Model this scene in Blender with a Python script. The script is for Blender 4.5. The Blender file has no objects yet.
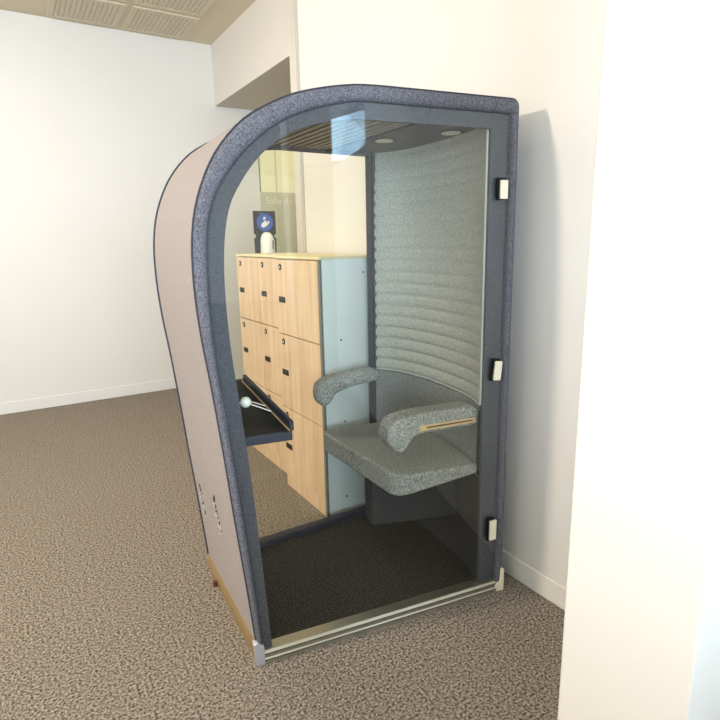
import bpy, bmesh, math, random
from mathutils import Vector, Matrix
random.seed(7)
scene = bpy.context.scene
COL = scene.collection
V = Vector

# ------------------------------------------------------------------ materials
def lin(c):
    return tuple((v/255/12.92 if v/255 <= .04045 else ((v/255+.055)/1.055)**2.4) for v in c) + (1.0,)

def new_mat(name):
    m = bpy.data.materials.new(name); m.use_nodes = True
    nt = m.node_tree
    return m, nt, nt.nodes['Principled BSDF']

def plain(name, c, rough=.5, metal=0.0, spec=.5):
    m, nt, b = new_mat(name)
    b.inputs['Base Color'].default_value = lin(c)
    b.inputs['Roughness'].default_value = rough
    b.inputs['Metallic'].default_value = metal
    b.inputs['Specular IOR Level'].default_value = spec
    return m

def fabric(name, c, c2, scale=260, bump=.25, rough=.95, spread=.16, big=0.0):
    """felt / carpet: two tones broken up by fine noise, with a matching bump"""
    m, nt, b = new_mat(name)
    N, L = nt.nodes, nt.links
    tc = N.new('ShaderNodeTexCoord')
    n1 = N.new('ShaderNodeTexNoise'); n1.inputs['Scale'].default_value = scale
    n1.inputs['Detail'].default_value = 5; n1.inputs['Roughness'].default_value = .72
    L.new(tc.outputs['Object'], n1.inputs['Vector'])
    r = N.new('ShaderNodeValToRGB')
    r.color_ramp.elements[0].position = .5-spread; r.color_ramp.elements[0].color = lin(c2)
    r.color_ramp.elements[1].position = .5+spread; r.color_ramp.elements[1].color = lin(c)
    src = n1.outputs['Fac']
    if big:
        n2 = N.new('ShaderNodeTexNoise'); n2.inputs['Scale'].default_value = big
        n2.inputs['Detail'].default_value = 2
        L.new(tc.outputs['Object'], n2.inputs['Vector'])
        mx = N.new('ShaderNodeMath'); mx.operation = 'MULTIPLY_ADD'
        L.new(n2.outputs['Fac'], mx.inputs[0]); mx.inputs[1].default_value = .45
        ad = N.new('ShaderNodeMath'); ad.operation = 'MULTIPLY'; ad.inputs[1].default_value = .55
        L.new(n1.outputs['Fac'], ad.inputs[0]); L.new(ad.outputs[0], mx.inputs[2])
        src = mx.outputs[0]
    L.new(src, r.inputs['Fac']); L.new(r.outputs['Color'], b.inputs['Base Color'])
    bp = N.new('ShaderNodeBump'); bp.inputs['Strength'].default_value = bump
    bp.inputs['Distance'].default_value = .004
    L.new(src, bp.inputs['Height']); L.new(bp.outputs['Normal'], b.inputs['Normal'])
    b.inputs['Roughness'].default_value = rough
    b.inputs['Specular IOR Level'].default_value = .15
    return m

def wood(name, c, c2, axis='Z', rough=.4):
    m, nt, b = new_mat(name)
    N, L = nt.nodes, nt.links
    tc = N.new('ShaderNodeTexCoord'); mp = N.new('ShaderNodeMapping')
    s = {'Z': (9, 9, .7), 'Y': (9, .7, 9)}[axis]
    mp.inputs['Scale'].default_value = s
    L.new(tc.outputs['Object'], mp.inputs['Vector'])
    n = N.new('ShaderNodeTexNoise'); n.inputs['Scale'].default_value = 2.2
    n.inputs['Detail'].default_value = 6; n.inputs['Distortion'].default_value = .5
    L.new(mp.outputs['Vector'], n.inputs['Vector'])
    r = N.new('ShaderNodeValToRGB')
    r.color_ramp.elements[0].position = .3; r.color_ramp.elements[0].color = lin(c2)
    r.color_ramp.elements[1].position = .68; r.color_ramp.elements[1].color = lin(c)
    L.new(n.outputs['Fac'], r.inputs['Fac']); L.new(r.outputs['Color'], b.inputs['Base Color'])
    b.inputs['Roughness'].default_value = rough
    return m

def painted(name, c, rough=.6, var=4):
    m, nt, b = new_mat(name)
    N, L = nt.nodes, nt.links
    tc = N.new('ShaderNodeTexCoord')
    n = N.new('ShaderNodeTexNoise'); n.inputs['Scale'].default_value = 1.5; n.inputs['Detail'].default_value = 4
    L.new(tc.outputs['Object'], n.inputs['Vector'])
    r = N.new('ShaderNodeValToRGB')
    r.color_ramp.elements[0].color = lin([v-var for v in c]); r.color_ramp.elements[1].color = lin(c)
    L.new(n.outputs['Fac'], r.inputs['Fac']); L.new(r.outputs['Color'], b.inputs['Base Color'])
    b.inputs['Roughness'].default_value = rough
    b.inputs['Specular IOR Level'].default_value = .25
    return m

def glass(name, tint):
    """thin architectural glass: Schlick mix of a clear (tinted) and a mirror lobe"""
    m = bpy.data.materials.new(name); m.use_nodes = True
    nt = m.node_tree; N, L = nt.nodes, nt.links
    N.remove(N['Principled BSDF'])
    out = N['Material Output']
    g = N.new('ShaderNodeNewGeometry')
    d = N.new('ShaderNodeVectorMath'); d.operation = 'DOT_PRODUCT'
    L.new(g.outputs['Incoming'], d.inputs[0]); L.new(g.outputs['Normal'], d.inputs[1])
    a = N.new('ShaderNodeMath'); a.operation = 'ABSOLUTE'; L.new(d.outputs['Value'], a.inputs[0])
    o = N.new('ShaderNodeMath'); o.operation = 'SUBTRACT'; o.inputs[0].default_value = 1; L.new(a.outputs[0], o.inputs[1])
    p = N.new('ShaderNodeMath'); p.operation = 'POWER'; p.inputs[1].default_value = 5; L.new(o.outputs[0], p.inputs[0])
    f = N.new('ShaderNodeMath'); f.operation = 'MULTIPLY_ADD'; f.inputs[1].default_value = .96; f.inputs[2].default_value = .033
    L.new(p.outputs[0], f.inputs[0])
    t = N.new('ShaderNodeBsdfTransparent'); t.inputs['Color'].default_value = tint + (1,)
    gl = N.new('ShaderNodeBsdfGlossy'); gl.inputs['Roughness'].default_value = 0.0
    mx = N.new('ShaderNodeMixShader')
    L.new(f.outputs[0], mx.inputs[0]); L.new(t.outputs[0], mx.inputs[1]); L.new(gl.outputs[0], mx.inputs[2])
    L.new(mx.outputs[0], out.inputs['Surface'])
    return m

def emit(name, c, s):
    m = bpy.data.materials.new(name); m.use_nodes = True
    nt = m.node_tree; N = nt.nodes; N.remove(N['Principled BSDF'])
    e = N.new('ShaderNodeEmission'); e.inputs['Color'].default_value = lin(c); e.inputs['Strength'].default_value = s
    nt.links.new(e.outputs[0], N['Material Output'].inputs['Surface'])
    return m

M = dict(
    wall=painted('wall_paint', (216, 211, 203)),
    wall_right=painted('wall_right_paint', (214, 210, 204)),
    trim=painted('trim_paint', (218, 214, 207), .4),
    ceiling=painted('ceiling_paint', (213, 201, 178), .8),
    blocker=painted('blocker_paint', (92, 94, 98), .7),
    bead=plain('corner_bead', (176, 173, 168), .5),
    soffit=painted('soffit_paint', (204, 198, 186), .8),
    carpet=fabric('carpet', (174, 162, 147), (46, 41, 37), 230, .9, spread=.085, big=105),
    felt_out=fabric('felt_mauve', (170, 161, 157), (132, 124, 121), 230, .25),
    felt_navy=fabric('felt_navy', (116, 114, 119), (66, 65, 71), 170, .3, spread=.13),
    felt_frame=fabric('felt_frame', (88, 89, 96), (61, 63, 69), 170, .2, spread=.13),
    felt_light=fabric('felt_sage', (202, 201, 189), (150, 150, 140), 150, .3, spread=.13),
    felt_mid=fabric('felt_grey', (150, 151, 148), (96, 98, 98), 150, .3, spread=.13),
    felt_seat=fabric('felt_seat', (172, 171, 164), (92, 92, 90), 130, .35, spread=.13),
    felt_dark=fabric('felt_charcoal', (66, 66, 68), (48, 48, 50), 300, .2),
    mat=fabric('booth_carpet', (72, 69, 64), (18, 18, 19), 120, .6, spread=.12),
    piping=plain('piping_dark', (46, 48, 60), .9),
    piping_light=plain('piping_light', (188, 188, 180), .7),
    alu=plain('aluminium', (182, 178, 162), .32, .85),
    alu_gold=plain('aluminium_bronze', (176, 150, 104), .4, .6),
    alu_light=plain('aluminium_light', (205, 207, 214), .35, .6),
    groove=plain('groove', (70, 66, 58), .6),
    black=plain('black_metal', (18, 19, 22), .6, spec=.2),
    black_gloss=plain('black_gloss', (8, 9, 15), .5, spec=.12),
    navy_edge=plain('navy_edge', (34, 40, 56), .6),
    white=plain('white_plastic', (236, 234, 226), .35),
    cream=plain('cream_plastic', (226, 216, 192), .4),
    chrome=plain('chrome', (225, 225, 228), .15, 1),
    oak=wood('oak_laminate', (228, 199, 166), (204, 169, 132)),
    oak_edge=plain('oak_edge', (205, 170, 120), .5),
    slat=wood('slat_wood', (150, 138, 118), (118, 108, 92), 'Y', .6),
    slat_gap=plain('slat_gap', (72, 66, 57), .9),
    roof_panel=fabric('roof_panel', (104, 98, 88), (84, 80, 72), 200, .1),
    locker_white=painted('locker_white', (226, 232, 234), .35, 2),
    locker_top=painted('locker_top', (228, 214, 170), .5, 2),
    locker_edge=plain('locker_edge', (112, 112, 108), .5),
    seam=plain('seam', (96, 70, 44), .8),
    blue=plain('sign_blue', (34, 84, 172), .5),
    lamp=plain('lamp_lens', (230, 222, 196), .4),
    glass=glass('clear_glass', (.985, .99, .972)),
    glass_win=glass('window_glass', (.97, .98, .99)),
    film_low=plain('frosted_film', (188, 184, 156), .55),
    film_up=plain('pale_film', (232, 226, 186), .5),
    letters=plain('letters', (226, 224, 196), .5),
    bulb=emit('bulb', (255, 214, 160), 6),
    tuft=plain('tuft', (186, 176, 165), .9),
    hole=plain('hole', (38, 34, 34), .9),
    amber=plain('amber', (96, 52, 36), .5),
    window_frame=plain('window_frame', (190, 190, 190), .4),
)

# ------------------------------------------------------------------ object helpers
class MB:
    """collects shapes; build() links them as ONE mesh object"""
    def __init__(self):
        self.v, self.f = [], []
    def add(self, vs, fs):
        k = len(self.v); self.v += [V(p) for p in vs]; self.f += [tuple(i+k for i in f) for f in fs]; return self
    def box(self, a, b):
        (x0, y0, z0), (x1, y1, z1) = a, b
        return self.add([(x0,y0,z0),(x1,y0,z0),(x1,y1,z0),(x0,y1,z0),(x0,y0,z1),(x1,y0,z1),(x1,y1,z1),(x0,y1,z1)],
                        [(0,3,2,1),(4,5,6,7),(0,1,5,4),(1,2,6,5),(2,3,7,6),(3,0,4,7)])
    def obox(self, o, ax, ay, az):
        """oriented box: corner o and three edge vectors"""
        o, ax, ay, az = V(o), V(ax), V(ay), V(az)
        p = [o, o+ax, o+ax+ay, o+ay]
        return self.add(p+[q+az for q in p], [(0,3,2,1),(4,5,6,7),(0,1,5,4),(1,2,6,5),(2,3,7,6),(3,0,4,7)])
    def prism(self, poly, vec):
        n = len(poly); a = [V(p) for p in poly]; b = [p+V(vec) for p in a]
        fs = [tuple(range(n-1,-1,-1)), tuple(range(n, 2*n))]
        fs += [(i, (i+1) % n, n+(i+1) % n, n+i) for i in range(n)]
        return self.add(a+b, fs)
    def grid(self, rows, closed_v=False, closed_u=False):
        nr, nc = len(rows), len(rows[0])
        vs = [p for r in rows for p in r]; fs = []
        for i in range(nr if closed_v else nr-1):
            for j in range(nc if closed_u else nc-1):
                i2, j2 = (i+1) % nr, (j+1) % nc
                fs.append((i*nc+j, i*nc+j2, i2*nc+j2, i2*nc+j))
        return self.add(vs, fs)
    def tube(self, pts, r, n=10):
        pts = [V(p) for p in pts]; rows = []
        t0 = (pts[1]-pts[0]).normalized()
        side = t0.cross(V((0,0,1)))
        if side.length < 1e-3: side = t0.cross(V((0,1,0)))
        side.normalize()
        for i, p in enumerate(pts):
            t = (pts[min(i+1, len(pts)-1)]-pts[max(i-1, 0)]).normalized()
            side = (side - t*side.dot(t)).normalized(); up = t.cross(side)
            rr = r[i] if isinstance(r, (list, tuple)) else r
            rows.append([p + (side*math.cos(a)+up*math.sin(a))*rr for a in [2*math.pi*k/n for k in range(n)]])
        self.grid(rows, closed_u=True)
        k = len(self.v)-len(rows)*n
        self.f.append(tuple(k+i for i in range(n-1, -1, -1))); k2 = len(self.v)-n
        self.f.append(tuple(k2+i for i in range(n)))
        return self
    def disc(self, c, axis, r, h, n=24, r2=None):
        c, axis = V(c), V(axis).normalized()
        return self.tube([c, c+axis*h], [r, r if r2 is None else r2], n)
    def ball(self, c, r, n=18, sx=1, sy=1, sz=1):
        c = V(c); rows = []
        for i in range(n//2+1):
            a = math.pi*i/(n//2)
            rr = max(math.sin(a), 1e-3)
            rows.append([c+V((sx*r*rr*math.cos(2*math.pi*k/n), sy*r*rr*math.sin(2*math.pi*k/n), sz*r*math.cos(a))) for k in range(n)])
        return self.grid(rows, closed_u=True)
    def build(self, name, mat, parent=None, bevel=0, seg=3, smooth=True, angle=40):
        off = parent_loc(parent)
        me = bpy.data.meshes.new(name)
        me.from_pydata([tuple(p-off) for p in self.v], [], self.f)
        bm = bmesh.new(); bm.from_mesh(me)
        bmesh.ops.recalc_face_normals(bm, faces=bm.faces); bm.to_mesh(me); bm.free()
        if smooth:
            me.polygons.foreach_set('use_smooth', [True]*len(me.polygons))
            try: me.set_sharp_from_angle(angle=math.radians(angle))
            except Exception: pass
        me.materials.append(mat)
        o = bpy.data.objects.new(name, me); COL.objects.link(o)
        if parent: o.parent = parent
        if bevel:
            md = o.modifiers.new('soft_edge', 'BEVEL'); md.width = bevel; md.segments = seg
            md.limit_method = 'ANGLE'; md.angle_limit = math.radians(40); md.harden_normals = False
        return o

def parent_loc(p):
    l = V((0, 0, 0))
    while p is not None:
        l += p.location; p = p.parent
    return l

def thing(name, label, cat, loc, group=None):
    o = bpy.data.objects.new(name, None); COL.objects.link(o)
    o.location = loc; o.empty_display_size = .1
    o['label'] = label; o['category'] = cat
    if group: o['group'] = group
    return o

def struct(o, label=None, cat=None):
    o['kind'] = 'structure'
    if label: o['label'] = label
    if cat: o['category'] = cat
    return o

# ------------------------------------------------------------------ splines
def catmull(pts, n):
    """smooth open curve through pts, resampled to n points evenly by length"""
    P = [V(p) for p in pts]; out = []
    for i in range(len(P)-1):
        p0, p1, p2, p3 = P[max(i-1, 0)], P[i], P[i+1], P[min(i+2, len(P)-1)]
        for k in range(16):
            t = k/16
            out.append(.5*((2*p1)+(p2-p0)*t+(2*p0-5*p1+4*p2-p3)*t*t+(3*p1-p0-3*p2+p3)*t**3))
    out.append(P[-1])
    L = [0]
    for a, b in zip(out, out[1:]): L.append(L[-1]+(b-a).length)
    res, j = [], 0
    for k in range(n):
        d = L[-1]*k/(n-1)
        while j < len(L)-2 and L[j+1] < d: j += 1
        t = (d-L[j])/max(L[j+1]-L[j], 1e-9)
        res.append(out[j].lerp(out[j+1], min(max(t, 0), 1)))
    return res

def line(a, b, n):
    return [V(a).lerp(V(b), k/(n-1)) for k in range(n)]

# ------------------------------------------------------------------ camera
F_PX = 550.76
r_ = V((.8472, -.5310, -.0197)).normalized(); f_ = V((.5167, .8297, -.2110)).normalized()
r_ = (r_ - f_*r_.dot(f_)).normalized(); u_ = r_.cross(f_)
cam_d = bpy.data.cameras.new('camera'); cam = bpy.data.objects.new('camera', cam_d); COL.objects.link(cam)
cam_d.sensor_width = 36; cam_d.sensor_fit = 'HORIZONTAL'; cam_d.lens = F_PX/720*36; cam_d.clip_start = .02
cam.matrix_world = Matrix(((r_.x, u_.x, -f_.x, 0), (r_.y, u_.y, -f_.y, 0), (r_.z, u_.z, -f_.z, 1.55), (0, 0, 0, 1)))
scene.camera = cam

# ------------------------------------------------------------------ room
WX, WY, BY, CZ, HX, HZ = 1.815, 3.64, 6.08, 3.555, 2.05, 2.972
XL, YF = -4.6, -4.4
struct(MB().box((XL-.2, YF-.2, -.1), (5.2, BY+.3, 0)).build('floor', M['carpet']))
struct(MB().box((XL-.2, YF-.2, CZ), (5.2, BY+.3, CZ+.1)).build('ceiling', M['ceiling']))
struct(MB().box((XL-.2, BY, 0), (2.5, BY+.15, CZ)).build('wall_back', M['wall']))
struct(MB().box((XL-.15, YF, 0), (XL, BY, CZ)).build('wall_left', M['wall']))
fx0, fx1, fz0, fz1 = -3.9, .2, .5, 3.0
w = MB().box((XL-.15, YF-.2, 0), (fx0, YF, CZ)).box((fx1, YF-.2, 0), (WX+.2, YF, CZ))
w.box((fx0, YF-.2, 0), (fx1, YF, fz0)).box((fx0, YF-.2, fz1), (fx1, YF, CZ))
struct(w.build('wall_front', M['wall'], smooth=False))
# right wall beside the booth, with a window behind the viewpoint
wy0, wy1, wz0, wz1 = -3.0, -1.12, 2.28, 2.84
w = MB()
w.box((WX, wy1, 0), (WX+.2, WY, CZ)).box((WX, YF, 0), (WX+.2, wy0, CZ))
w.box((WX, wy0, 0), (WX+.2, wy1, wz0)).box((WX, wy0, wz1), (WX+.2, wy1, CZ))
struct(w.build('wall_right', M['wall_right'], smooth=False))
struct(MB().box((WX-.006, WY-.035, 0), (WX, WY+.004, CZ)).build('trim_4', M['bead']))
# set-back stretch of the wall with the corridor opening under a lowered header
w = MB().box((HX, WY-.05, 0), (HX+.2, 4.24, CZ)).box((HX, 4.24, HZ), (HX+.2, BY, CZ))
struct(w.build('wall_corridor', M['wall'], smooth=False))
struct(MB().box((HX+.2, 4.04, HZ), (5.2, BY, HZ+.05)).build('ceiling_corridor', M['soffit']))
struct(MB().box((HX, 4.24, HZ-.004), (HX+.2, BY, HZ)).build('trim_3', M['soffit']))
struct(MB().box((HX+.2, 4.04, 0), (5.2, 4.19, HZ)).build('wall_passage', M['wall']))
struct(MB().box((5.05, 4.19, 0), (5.2, BY, HZ)).build('wall_end', M['wall']))
# wall end beside the viewpoint
struct(MB().box((.93, .40, 0), (1.16, .67, CZ)).build('wall_near', M['wall'], bevel=.004))
def skirting(name, a, b):
    return struct(MB().box(a, b).build(name, M['trim'], bevel=.006, seg=2))
skirting('baseboard_right', (WX-.014, -1.2, 0), (WX, WY, .108))
skirting('baseboard_back', (XL, BY-.014, 0), (2.5, BY, .115))
struct(MB().box((-1.9, -1.08, 0), (1.35, -1.0, 1.08)).build('light_blocker', M['blocker'], bevel=.004))  # half-height wall added out of view to shade the booth's lower front and floor
# window
wf = MB()
for a, b in (((WX+.004, wy0, wz0), (WX+.05, wy1, wz0+.06)), ((WX+.004, wy0, wz1-.06), (WX+.05, wy1, wz1)),
             ((WX+.004, wy0, wz0), (WX+.05, wy0+.06, wz1)), ((WX+.004, wy1-.06, wz0), (WX+.05, wy1, wz1))):
    wf.box(a, b)
win = struct(wf.build('window_1', M['window_frame'], smooth=False))
MB().box((WX+.022, wy0+.05, wz0+.05), (WX+.030, wy1-.05, wz1-.05)).build('window_pane', M['glass_win'], win)
wf = MB()
for k in range(4):
    xx = fx0+(fx1-fx0-.06)*k/3
    wf.box((xx, YF-.12, fz0), (xx+.06, YF-.06, fz1))
wf.box((fx0, YF-.12, fz0), (fx1, YF-.06, fz0+.06)).box((fx0, YF-.12, fz1-.06), (fx1, YF-.06, fz1))
win = struct(wf.build('window_3', M['window_frame'], smooth=False))
MB().box((fx0+.03, YF-.094, fz0+.03), (fx1-.03, YF-.086, fz1-.03)).build('window_pane', M['glass_win'], win)
# meeting-room partition at the end of the corridor
p = struct(MB().box((2.5, BY+.06, 0), (5.05, BY+.15, HZ)).build('window_2', M['wall']))
MB().box((2.52, BY, 2.115), (5.05, BY+.06, HZ)).build('upper_panel', M['film_up'], p)
MB().box((2.50, BY+.002, .0), (5.05, BY+.06, 2.115)).build('frosted_panel', M['film_low'], p)
MB().box((2.70, BY-.004, .0), (2.712, BY+.01, HZ)).build('joint', M['film_low'], p)
fc = bpy.data.curves.new('lettering', 'FONT'); fc.body = 'Salle de R'; fc.size = .108; fc.extrude = .002
fo = bpy.data.objects.new('lettering', fc); COL.objects.link(fo); fc.materials.append(M['letters'])
fo.location = (2.565, BY-.004, 1.985); fo.rotation_euler = (math.pi/2, 0, 0); fo.parent = p

# ceiling grilles
vent_labels = {
    (1.18, 5.44): 'slotted ceiling grille nearest the far corner of the room',
    (1.18, 4.80): 'slotted ceiling grille nearest the set-back side wall, one row nearer the viewer',
    (.56, 5.44): 'slotted ceiling grille along the far wall, second from the corner',
    (.56, 4.80): 'slotted ceiling grille diagonally opposite the corner one in the block of four',
}
for (x, y), lab in vent_labels.items():
    t = thing('ceiling_vent', lab, 'ceiling vent', (x+.28, y+.28, CZ), 'slotted grilles in the ceiling')
    fr = MB()
    X0, X1, Y0, Y1 = x, x+.57, y, y+.58
    for a, b in (((X0, Y0), (X1, Y0+.045)), ((X0, Y1-.045), (X1, Y1)), ((X0, Y0+.045), (X0+.045, Y1-.045)), ((X1-.045, Y0+.045), (X1, Y1-.045))):
        fr.box((a[0], a[1], CZ-.012), (b[0], b[1], CZ-.0005))
    fr.build('frame', M['ceiling'], t)
    MB().box((X0+.04, Y0+.04, CZ-.004), (X1-.04, Y1-.04, CZ-.001)).build('backing', M['soffit'], t)
    sl = MB()
    for k in range(12):
        sx = X0+.055+k*.039
        sl.box((sx, Y0+.045, CZ-.011), (sx+.022, Y1-.045, CZ-.004))
    sl.build('slats', M['ceiling'], t)

# ------------------------------------------------------------------ phone booth
A = V((.591, 1.740, 0)); U = V((.9874, -.1580, 0)); IN = V((.1580, .9874, 0)); Z = V((0, 0, 1))
RY = 2.48
def P(s, z, d=0.0): return A+U*s+IN*d+Z*z
def PR(s, z, y=RY): return V((.634+s*1.0, y, z))
OUT_L = [(.018,0),(-.010,.33),(-.035,.6),(-.054,.828),(-.078,1.079),(-.097,1.248),(-.107,1.409),(-.102,1.563),(-.076,1.69),(-.018,1.816),(.068,1.916),(.166,1.977),(.275,2.020),(.438,2.052),(.56,2.058)]
SEAM_L = [(.038,.02),(.008,.433),(-.022,.786),(-.047,1.041),(-.063,1.278),(-.061,1.501),(-.040,1.653),(.028,1.776),(.135,1.882),(.262,1.955),(.436,2.001),(.56,2.006)]
INN_L = [(.072,.04),(.041,.622),(.016,.961),(-.007,1.24),(-.009,1.468),(.012,1.632),(.056,1.73),(.142,1.835),(.26,1.909),(.435,1.949),(.56,1.952)]
def path(left, right_s, top_z, bottom, rad, n1=70, n2=12):
    pts = catmull([(a, b, 0) for a, b in left], n1)
    pts += line((left[-1][0], top_z, 0), (right_s-rad, top_z, 0), n2)[1:]
    c = (right_s-rad, top_z-rad)
    pts += [V((c[0]+rad*math.sin(k*math.pi/12), c[1]+rad*math.cos(k*math.pi/12), 0)) for k in range(1, 7)]
    pts += line((right_s, top_z-rad, 0), (right_s, bottom, 0), 12)[1:]
    return [(q.x, q.y) for q in pts]
OUT = path(OUT_L, 1.122, 2.058, 0.0, .028)
SEAM = path(SEAM_L, 1.088, 2.006, .02, .012)
INN = path(INN_L, 1.010, 1.952, .04, .008)
N_ = len(OUT)
booth = thing('phone_booth', 'felt-covered phone booth with a rounded arch, glass door and built-in seat against the right wall', 'phone booth', (1.15, 2.05, 0))

# outer shell: loft from the front outline to the rear outline, with thickness
inset = lambda o, i, t: (o[0]+(i[0]-o[0])*t, o[1]+(i[1]-o[1])*t)
OIN = [inset(o, s, .6 if i < 84 else .16) for i, (o, s) in enumerate(zip(OUT, INN))]
def rows_between(prof, d0, y1, k=9):
    out = []
    for j in range(k):
        t = j/(k-1)
        out.append([P(s, z, d0).lerp(PR(s, z, y1), t) for s, z in prof])
    return out
o_rows = rows_between(OUT, .006, RY)
i_rows = rows_between(OIN, .02, RY)
shell = MB()
shell.grid(o_rows + i_rows[::-1], closed_v=True)
shell.build('outer_panel', M['felt_out'], booth, angle=50)
# front rolled trim
tr = []
for fr, d in ((0, .03), (0, .008), (.06, -.004), (.25, -.012), (.5, -.015), (.75, -.012), (.94, -.003), (1, .012), (1, .03)):
    tr.append([P(*inset(o, s, fr), d) for o, s in zip(OUT, SEAM)])
MB().grid(tr, closed_v=True).build('front_trim', M['felt_navy'], booth)
# piping along the outer edge front and rear
MB().tube([P(s, z, .004) for s, z in OUT[2:-2]], .0045, 6).build('piping', M['piping'], booth)
MB().tube([PR(s, z, RY-.004) for s, z in OUT[2:-2]], .007, 6).build('piping', M['piping'], booth)
rt = [[PR(*inset(o, s, fr), y) for o, s in zip(OUT, INN)] for fr, y in ((0, RY-.03), (0, RY), (.85, RY), (.85, RY-.03))]
MB().grid(rt, closed_v=True).build('rear_trim', M['felt_navy'], booth)
# door frame lining behind the glass
fr_rows = [[P(*inset(o, s, t), d) for o, s in zip(SEAM, INN)] for t, d in ((-.05, .014), (1, .014), (1.0, .03), (-.05, .03))]
MB().grid(fr_rows, closed_v=True).build('door_frame', M['felt_frame'], booth)
# inner lining of the curved left side
lin_in = INN[:58]
ln = [[P(s, z, .06).lerp(PR(s, z, RY-.03), t) for s, z in lin_in] for t in (0, .5, 1)]
ln2 = [[P(s-.012, z+.006, .06).lerp(PR(s-.012, z+.006, RY-.03), t) for s, z in lin_in] for t in (1, .5, 0)]
MB().grid(ln+ln2, closed_v=True).build('side_lining', M['felt_mid'], booth)
# seam near the top right corner of the trim
sm = MB().tube([P(1.009, z, d) for z, d in ((2.060, .008), (2.054, -.006), (2.03, -.0165), (2.008, -.004))], .0022, 6)
sm.build('trim_seam', M['piping'], booth)

# curved seat wall in plan
PLAN = [(1.612, 2.455), (1.683, 2.33), (1.708, 2.12), (1.690, 1.92), (1.655, 1.74), (1.598, 1.612)]
plan = [(q.x, q.y) for q in catmull([(a, b, 0) for a, b in PLAN], 40)]
def plan_off(k, off):
    a, b = plan[max(k-1, 0)], plan[min(k+1, len(plan)-1)]
    t = V((b[0]-a[0], b[1]-a[1], 0)).normalized(); n = V((t.y, -t.x, 0))   # points into the booth (-x side) for this winding
    if n.x > 0: n = -n
    return V((plan[k][0], plan[k][1], 0))+n*off
ZQ0, ZQ1, CH = .872, 1.985, .0575
rows = []
nz = int((ZQ1-ZQ0)/CH*8)
for i in range(nz+1):
    z = ZQ0+(ZQ1-ZQ0)*i/nz
    c = ((z-ZQ0)/CH) % 1.0
    puff = .012*(1-abs(2*c-1)**3)
    fade = 1.0 if z < 1.72 else max(.35, 1-(z-1.72)*3.5)
    rows.append([plan_off(k, puff*fade)+Z*z for k in range(len(plan))])
back = [[plan_off(k, -.015)+Z*z for k in range(len(plan))] for z in (ZQ1, ZQ0)]
MB().grid(rows+back, closed_v=True).build('quilted_wall', M['felt_light'], booth, angle=70)
e0, e1 = plan_off(len(plan)-1, .004), plan_off(0, .004)
MB().tube([e0+Z*ZQ0, e0+Z*1.95], .0065, 8).build('edge_piping', M['piping_light'], booth)
MB().tube([e1+Z*ZQ0, e1+Z*1.98], .0055, 8).build('edge_piping', M['piping_light'], booth)
MB().tube([plan_off(k, .008)+Z*ZQ0 for k in range(len(plan))], .0045, 8).build('edge_piping', M['piping_light'], booth)
# backrest pad below the quilting, charcoal wall under the seat
rows = [[plan_off(k, o)+Z*z for k in range(len(plan))] for z, o in ((.55, -.012), (.55, .012), (.70, .016), (.82, .014), (.860, .010), (.868, .0), (.868, -.012))]
MB().grid(rows, closed_v=True).build('backrest', M['felt_mid'], booth)
rows = [[plan_off(k, o)+Z*z for k in range(len(plan))] for z, o in ((.03, -.012), (.03, 0), (.55, 0), (.55, -.012))]
MB().grid(rows, closed_v=True).build('lower_wall', M['felt_dark'], booth)

# ceiling inside
cl = MB()
def ceil_poly(x0, x1, z, th):
    yf = lambda x: (1.8111-.158*x)/.987+.05
    return [(x0, yf(x0), z), (x1, yf(x1), z), (x1, RY-.03, z), (x0, RY-.03, z)]
MB().prism(ceil_poly(.97, 1.36, 1.992, 0), (0, 0, .012)).build('ceiling_backing', M['slat_gap'], booth)
sl = MB()
x = .975
while x < 1.345:
    sl.prism(ceil_poly(x, x+.024, 1.980, 0), (0, 0, .012)); x += .040
sl.build('slatted_ceiling', M['slat'], booth, smooth=False)
MB().prism(ceil_poly(1.362, 1.70, 1.980, 0), (0, 0, .02)).build('ceiling_panel', M['roof_panel'], booth)
MB().prism(ceil_poly(1.355, 1.364, 1.974, 0), (0, 0, .02)).build('ceiling_joint', M['black'], booth)
for x, y in ((1.455, 2.10), (1.600, 1.83)):
    d = MB().disc((x, y, 1.980), (0, 0, -1), .052, .004).build('downlight', M['black'], booth)
    MB().disc((x, y, 1.976), (0, 0, -1), .040, .003).build('lens', M['lamp'], d)

# base: carpeted floor, aluminium sill, bronze side strip, corner caps
yf = lambda x: (1.8111-.158*x)/.987
MB().prism([P(.03, 0, .045), P(1.10, 0, .045), (1.74, RY-.05, 0), (.66, RY-.05, 0)], (0, 0, .034)).build('base_floor', M['mat'], booth)
prof = [(-.018, 0), (-.018, .012), (-.010, .020), (-.010, .034), (.0, .044), (.046, .046), (.046, 0)]
MB().grid([[P(s, z, d) for d, z in prof] for s in (.026, 1.105)], closed_u=True).add([P(.026, z, d) for d, z in prof], [tuple(range(7))]).add([P(1.105, z, d) for d, z in prof], [tuple(range(7))]).build('sill', M['alu'], booth, smooth=False)
g = MB()
for d, z in ((-.0185, .013), (-.0105, .033)):
    g.obox(P(.03, z, d), U*1.07, IN*.003, Z*.003)
g.build('sill_groove', M['groove'], booth)
a0, a1 = P(.008, 0, -.004), PR(.006, 0, RY)
MB().add([a0+Z*0, a1+Z*0, a1+V((-.010, 0, .055)), a0+V((-.010, 0, .075)), a0+V((.03, 0, 0)), a1+V((.03, 0, 0)), a1+V((.03, 0, .055)), a0+V((.03, 0, .075))],
         [(0,1,2,3),(7,6,5,4),(0,4,5,1),(3,2,6,7),(0,3,7,4),(1,5,6,2)]).build('side_strip', M['alu_gold'], booth)
MB().prism([P(.004, 0, -.02), P(.036, 0, -.02), P(.036, .075, -.02), P(.012, .10, -.02), P(-.004, .096, -.02)], IN*.03).build('corner_cap', M['alu_light'], booth, bevel=.003)
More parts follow.
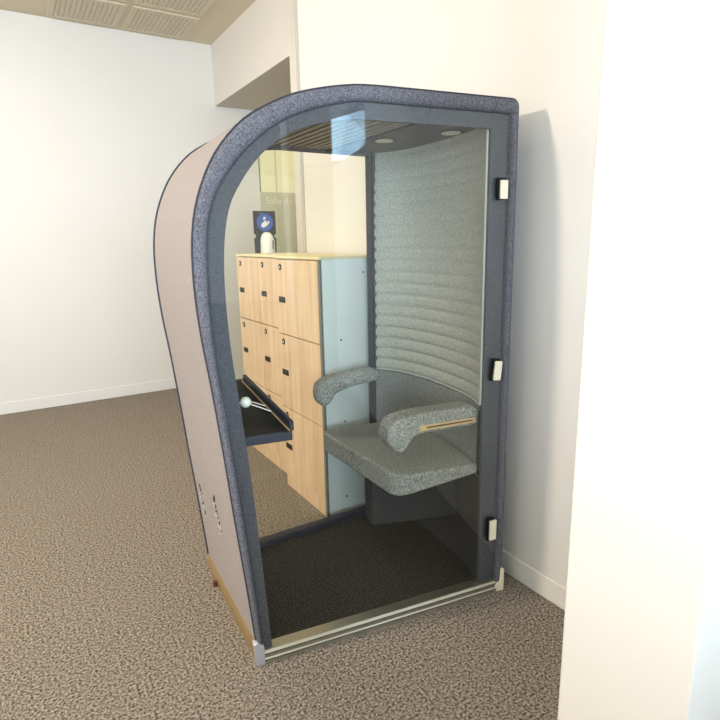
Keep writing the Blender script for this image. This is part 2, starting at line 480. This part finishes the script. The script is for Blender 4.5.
MB().prism([P(1.085, 0.0, -.02), P(1.126, 0.0, -.02), P(1.126, .105, -.02), P(1.108, .11, -.02), P(1.104, .05, -.02), P(1.085, .03, -.02)], IN*.03).build('corner_cap', M['cream'], booth, bevel=.003)
MB().disc((.617, 2.30, 0), (0, 0, 1), .010, .024, 12).build('levelling_foot', M['amber'], booth)

# rear glazing
RG = RY-.035
prof_r = [(q[0]+.634, q[1]*1.985/1.952) for q in INN[:70]]
xr = 1.600
outline = [V((x, RG, z)) for x, z in prof_r if x < xr-.01]
outline += [V((xr, RG, 1.984)), V((xr, RG, .055))]
outline[0].z = .055
MB().prism(outline, (0, .008, 0)).build('rear_glass', M['glass'], booth, smooth=False)
MB().box((.69, RG-.02, .034), (xr+.01, RG+.03, .066)).build('rear_rail', M['navy_edge'], booth, bevel=.004)
MB().box((xr-.006, RG-.022, .034), (xr+.010, RG+.03, 1.985)).build('rear_post', M['black_gloss'], booth, bevel=.003)
MB().box((xr+.010, RG-.016, .034), (xr+.03, RG+.02, 1.985)).build('rear_post_lining', M['felt_frame'], booth)
# right outer side, out of sight behind the seat
MB().prism([P(1.098, 0, .03), P(1.118, 0, .03), (1.757, RY-.01, 0), (1.742, RY-.01, 0)], (0, 0, 2.02)).build('side_wall', M['felt_navy'], booth)
MB().prism([(1.63, RY-.035, 0), (1.752, RY-.035, 0), (1.752, RY-.005, 0), (1.63, RY-.005, 0)], (0, 0, 2.0)).build('rear_wall', M['felt_navy'], booth)

# seat cushion
def rounded(poly, rad, n=6):
    out = []
    k = len(poly)
    for i in range(k):
        p0, p1, p2 = V(poly[i-1]), V(poly[i]), V(poly[(i+1) % k])
        r = rad[i] if isinstance(rad, (list, tuple)) else rad
        if r <= 0: out.append(p1); continue
        a = p1+(p0-p1).normalized()*r; b = p1+(p2-p1).normalized()*r
        for j in range(n+1):
            t = j/n; out.append(a*(1-t)**2+p1*2*t*(1-t)+b*t*t)
    return out
seat_poly = [(1.245, 2.40, .50), (1.232, 1.715, .50), (1.602, 1.620, .50)] + [tuple(plan_off(k, .013))[:2]+(.50,) for k in range(36, 1, -5)]
seat_poly = rounded(seat_poly, [.05, .07, .02]+[0]*(len(seat_poly)-3))
seat = MB().prism(seat_poly, (0, 0, .10))
for q in seat.v:
    if q.z < .55: q.z = .50+.06*max(0, (q.x-1.232)/.37)
seat.build('seat', M['felt_seat'], booth, bevel=.036, seg=5)
# panel hanging under the seat
q0, q1 = V((1.285, 1.985, 0)), V((1.70, 1.835, 0))
nn = V((.03, .11, 0))
MB().prism([q0+Z*.24, q1+Z*.24, q1+Z*.50, q0+Z*.50], nn).build('seat_support', M['felt_dark'], booth, bevel=.01)

# armrests (outline in the plane of the arm: along the front direction and height)
def armrest(outline, d0, width, name='armrest'):
    pts = catmull([(a, b, 0) for a, b in outline+[outline[0]]], 60)[:-1]
    return MB().prism([P(q.x, q.y, d0) for q in pts], IN*width).build(name, M['felt_seat'], booth, bevel=.028, seg=5)
ARM_NEAR = [(0.5905, 0.7765), (0.5997, 0.8168), (0.6353, 0.8489), (0.7346, 0.8616), (0.8758, 0.8607), (0.9736, 0.8624), (1.014, 0.8502), (1.0252, 0.8176), (1.0112, 0.7773), (0.8773, 0.7735), (0.735, 0.7722), (0.7028, 0.7538), (0.6799, 0.719), (0.6481, 0.7052), (0.6167, 0.7256), (0.5991, 0.7498)]
ARM_FAR = [(0.515, 0.8213), (0.5267, 0.8556), (0.5694, 0.8811), (0.6603, 0.8963), (0.7864, 0.9081), (0.8424, 0.8994), (0.8591, 0.8737), (0.8359, 0.8419), (0.7129, 0.8277), (0.6199, 0.8002), (0.5921, 0.7647), (0.5594, 0.7405), (0.5282, 0.7552), (0.5137, 0.7856)]
arm = armrest(ARM_NEAR, .055, .105)
(i0, i1, i2, i3) = ((0.7338, 0.7901), (1.0044, 0.7901), (1.0013, 0.8106), (0.7314, 0.8118))
iv = MB().prism([P(*i0, .0525), P(*i1, .0525), P(*i2, .0525), P(*i3, .0525)], IN*.01)
iv.build('wood_inlay', M['oak_edge'], arm)
def mix(a, b, t): return (a[0]+(b[0]-a[0])*t, a[1]+(b[1]-a[1])*t)
j = [mix(i0, i3, .38), mix(i1, i2, .38), mix(i1, i2, .70), mix(i0, i3, .70)]
j = [mix(j[0], j[1], .12), mix(j[0], j[1], .94), mix(j[3], j[2], .94), mix(j[3], j[2], .12)]
MB().prism([P(*q, .0515) for q in j], IN*.004).build('inlay_slot', M['seam'], arm)
armrest(ARM_FAR, 0.689, .10)

# fold-down work shelf on the left side
tp = [V((.600, 1.782, .882)), V((.783, 1.742, .882)), V((.840, 2.40, .932)), V((.625, 2.43, .932))]
table = MB().prism([q-Z*.026 for q in tp], Z*.026).build('work_shelf', M['black_gloss'], booth)
dv = (tp[1]-tp[0]).normalized(); rv = (tp[2]-tp[1]).normalized()
MB().obox(tp[0]-Z*.030-IN*.012, (tp[1]-tp[0])+dv*.004, IN*.013, Z*.034).build('front_edge', M['navy_edge'], table, bevel=.004)
MB().obox(tp[1]+rv*.010+V((.002, 0, -.004)), rv*.62, V((.016, -.002, 0)), Z*.038).build('raised_edge', M['navy_edge'], table, bevel=.005)
MB().obox(tp[1]+rv*.01+V((-.004, 0, .0)), rv*.62, V((.006, 0, 0)), Z*.003).build('edge_strip', M['oak_edge'], table)

# white ball with two chrome rods on the left side, above the shelf
hk = MB().ball((.655, 1.835, .992), .020).build('coat_hook', M['white'], booth)
hk['label'] = 'white ball with two chrome rods'
MB().tube([(.66, 1.832, .988), (.743, 1.82, .945)], .0042, 8).build('rod', M['chrome'], hk)
MB().tube([(.67, 1.852, .990), (.735, 1.848, .960)], .003, 8).build('rod', M['chrome'], hk)
MB().tube([(.575, 1.842, .987), (.65, 1.836, .992)], .006, 8).build('stem', M['chrome'], hk)

# glass door with its clips
ol = [P(*inset(o, i, .07), -.002) for o, i in zip(SEAM, INN)]
door = MB().prism(ol, IN*.008).build('glass_door', M['glass'], booth, smooth=False)
for (s, z, hh, tilt) in [(1.0536, 1.7311, 0.0692, 0), (1.0535, 1.0225, 0.0799, -0.1), (1.0562, 0.31, 0.0914, 0)]:
    ax = (U*math.cos(tilt)+Z*math.sin(tilt)); az = (Z*math.cos(tilt)-U*math.sin(tilt))
    o = P(s, z, -.022)
    h = MB().obox(o-ax*.016-az*hh/2, ax*.034, IN*.016, az*hh).build('hinge', M['cream'], door, bevel=.003)
    MB().obox(o-ax*.024-az*(hh/2+.003)+IN*.008, ax*.035, IN*.012, az*(hh+.012)).build('gasket', M['black'], h)
c0 = P(.058, 1.845, -.012)
MB().obox(c0, (U*.03+Z*.028), IN*.008, (Z*.006-U*.006)).build('clip', M['white'], door, bevel=.002)
c0 = P(-.045, 1.70, -.012)
MB().obox(c0, U*.006, IN*.006, Z*.012).build('clip', M['white'], door)

# frayed puckers on the left side
for (z, t) in [(0.41, 0.84), (0.46, 0.42)]:
    k = min(range(70), key=lambda i: abs(OUT[i][1]-z) if OUT[i][1] < 1.2 else 9)
    c = P(*OUT[k], .006).lerp(PR(*OUT[k]), t)
    ty = (PR(*OUT[k])-P(*OUT[k], .006)).normalized()
    tz = (P(*OUT[k+1])-P(*OUT[k-1])).normalized()
    if tz.z < 0: tz = -tz
    nx = tz.cross(ty); nx = nx if nx.x < 0 else -nx
    pk = MB()
    for q in range(9):
        b = c+tz*(.075-.018*q)+ty*random.uniform(-.012, .012)-nx*.003
        pk.obox(b, ty*random.uniform(.008, .022), tz*random.uniform(.010, .022), nx*.0055)
    pk = pk.build('frayed_tear', M['hole'], booth)
    tf = MB()
    for q in range(20):
        b = c+tz*random.uniform(-.08, .06)+ty*random.uniform(-.016, .016)
        tf.tube([b, b+nx*.006+ty*random.uniform(-.012, .012)+tz*random.uniform(-.012, .012)], .0022, 5)
    tf.build('loose_threads', M['tuft'], pk)

# ------------------------------------------------------------------ lockers
def locker(label, x0, y0, y1, cols, x1=1.80):
    t = thing('locker_unit', label, 'locker', ((x0+x1)/2, (y0+y1)/2, 0), 'oak-fronted office lockers')
    top = 1.475
    bd = MB().box((x0+.02, y0+.020, .004), (x1, y1, top-.018)).build('body', M['oak'], t)
    MB().box((x0, y0, .0), (x1, y0+.019, top-.016)).build('side_panel', M['locker_white'], t)
    MB().box((x0-.001, y0-.001, .0), (x0+.012, y0+.0205, top-.016)).build('edge_band', M['locker_edge'], t)
    MB().box((x0-.004, y0-.004, top-.0155), (x1, y1, top)).build('top_panel', M['locker_top'], t, bevel=.002)
    MB().box((x0+.012, y0+.022, .0), (x0+.021, y1-.002, .094)).build('plinth', M['oak'], t)
    Z_ = [.100, .546, 1.010, top-.019]
    for a, b in cols:
        for i in range(3):
            d = MB().box((x0, a+.0025, Z_[i]+.0035), (x0+.019, b-.0025, Z_[i+1]-.0035)).build('door', M['oak'], t, bevel=.0015, seg=1)
            hy = b-.085
            hz = Z_[i+1]-(.238 if i else .255)
            h = MB().box((x0-.003, hy-.044, hz-.018), (x0+.004, hy+.044, hz+.018)).build('handle', M['black'], d, bevel=.006)
            lk = MB().disc((x0+.002, hy+.008, Z_[i+1]-.047), (-1, 0, 0), .019, .005, 20).build('lock', M['black'], d)
            MB().disc((x0-.003, hy+.008, Z_[i+1]-.047), (-1, 0, 0), .008, .0015, 16).build('lock_face', M['alu_light'], lk)
    return t
near = locker('near oak-fronted locker stack, one column wide, with a white side panel facing the booth', 1.351, 2.548, 3.118, [(2.570, 3.118)])
for px, pz in [(1.617, 1.386), (1.468, 1.029), (1.48, 0.566), (1.615, 0.17), (1.477, 0.113)]:
    MB().disc((px, 2.549, pz), (0, -1, 0), .0055, .003, 10).build('screw_cover', M['hole'], near)
locker('far oak-fronted locker stack, two columns wide, beyond the single-column one', 1.418, 3.122, 3.97, [(3.142, 3.556), (3.556, 3.97)])

# ------------------------------------------------------------------ hand sanitiser stand behind the lockers
sx, sy = 1.795, 4.30
st = thing('sanitizer_stand', 'black hand sanitizer stand with a round blue hand sign, behind the lockers', 'sanitizer stand', (sx, sy, 0))
MB().disc((sx, sy+.03, 0), (0, 0, 1), .16, .02, 32).build('base', M['black'], st)
MB().tube([(sx, sy+.03, .02), (sx, sy+.03, 1.62)], .02, 14).build('pole', M['black'], st)
bp = [(-.095, 1.46), (.095, 1.46), (.095, 1.588), (.078, 1.593), (.078, 1.615), (.095, 1.622), (.095, 1.802), (-.095, 1.802), (-.095, 1.622), (-.078, 1.615), (-.078, 1.593), (-.095, 1.588)]
bp[0] = (-.09, 1.30); bp[1] = (.09, 1.30)
bd = MB().prism([(sx+a, sy, b) for a, b in bp], (0, .012, 0)).build('backboard', M['black'], st, bevel=.003)
sg = MB().disc((sx+.0, sy-.001, 1.713), (0, -1, 0), .070, .003, 40).build('sign', M['blue'], st)
hand = MB()
def blob(pts): hand.prism([(sx+a, sy-.0045, 1.713+b) for a, b in pts], (0, -.002, 0))
blob([(-.034,-.036),(-.012,-.042),(.012,-.028),(.036,-.006),(.040,.010),(.030,.012),(.010,-.004),(.012,.014),(.002,.018),(-.010,.002),(-.030,-.008)])
blob([(-.012,.018),(.004,.026),(.010,.040),(-.004,.044),(-.014,.034)])
hand.build('hand_symbol', M['white'], sg)
rows = []
for z, hw, dp in ((1.33, .052, .09), (1.46, .054, .095), (1.57, .052, .09), (1.605, .043, .075), (1.628, .028, .05), (1.636, .010, .02)):
    ring = []
    for k in range(20):
        a = math.pi*k/19
        ring.append(V((sx+.006+hw*math.cos(a), sy-dp*math.sin(a)**.6, z)))
    rows.append(ring)
mb = MB().grid(rows)
mb.f.append(tuple(range(20))); mb.f.append(tuple(range(100, 120)))
for i in range(5): mb.f.append((i*20, (i+1)*20, (i+1)*20+19, i*20+19))
dsp = mb.build('dispenser', M['white'], st)
MB().box((sx+.018, sy-.098, 1.50), (sx+.028, sy-.085, 1.57)).build('level_window', M['locker_edge'], dsp)

# ------------------------------------------------------------------ lights of the room
def area(name, loc, target, size, power, color, shape='DISK', size_y=None):
    l = bpy.data.lights.new(name, 'AREA'); l.shape = shape; l.size = size
    if size_y: l.size_y = size_y
    l.energy = power; l.color = color
    o = bpy.data.objects.new(name, l); COL.objects.link(o); o.location = loc
    o.rotation_euler = (V(target)-V(loc)).to_track_quat('-Z', 'Y').to_euler()
    return o
# daylight through the window: the sky just outside the pane
area('window_daylight', (WX+.065, (wy0+wy1)/2, (wz0+wz1)/2), (0, (wy0+wy1)/2+.9, 1.3), 1.8, 42, (.45, .74, 1.0), 'RECTANGLE', .40)
area('window_daylight', ((fx0+fx1)/2, YF-.22, (fz0+fz1)/2), ((fx0+fx1)/2+.6, 3, 1.4), 4.0, 1200, (.67, .83, 1.0), 'RECTANGLE', 2.4)
# warm lamp across the room to the left, and ceiling lamps
area('side_lamp', (-3.4, 2.70, 3.10), (1.5, 1.6, 1.6), 0.22, 200, (1.0, .87, .71))
for k, (x, y, pw) in enumerate(((-1.2, 4.6, 26), (.4, 3.6, 26), (-2.2, 0.6, 26), (-.6, -1.6, 14))):
    area('ceiling_lamp', (x, y, CZ-.02), (x, y, 0), .5, pw, (1.0, .93, .82))
area('corridor_lamp', (3.2, 5.2, HZ-.02), (3.2, 5.2, 0), .4, 16, (1.0, .92, .74))

wd = bpy.data.worlds.new('world'); scene.world = wd; wd.use_nodes = True
bg = wd.node_tree.nodes['Background']; bg.inputs['Color'].default_value = (.55, .72, 1.0, 1); bg.inputs['Strength'].default_value = 1.0

scene.cycles.transparent_max_bounces = 48; scene.cycles.max_bounces = 14; scene.cycles.diffuse_bounces = 6
scene.view_settings.view_transform = 'Standard'; scene.view_settings.look = 'None'
scene.view_settings.exposure = -.32; scene.view_settings.gamma = 1.0
scene.view_settings.use_curve_mapping = False
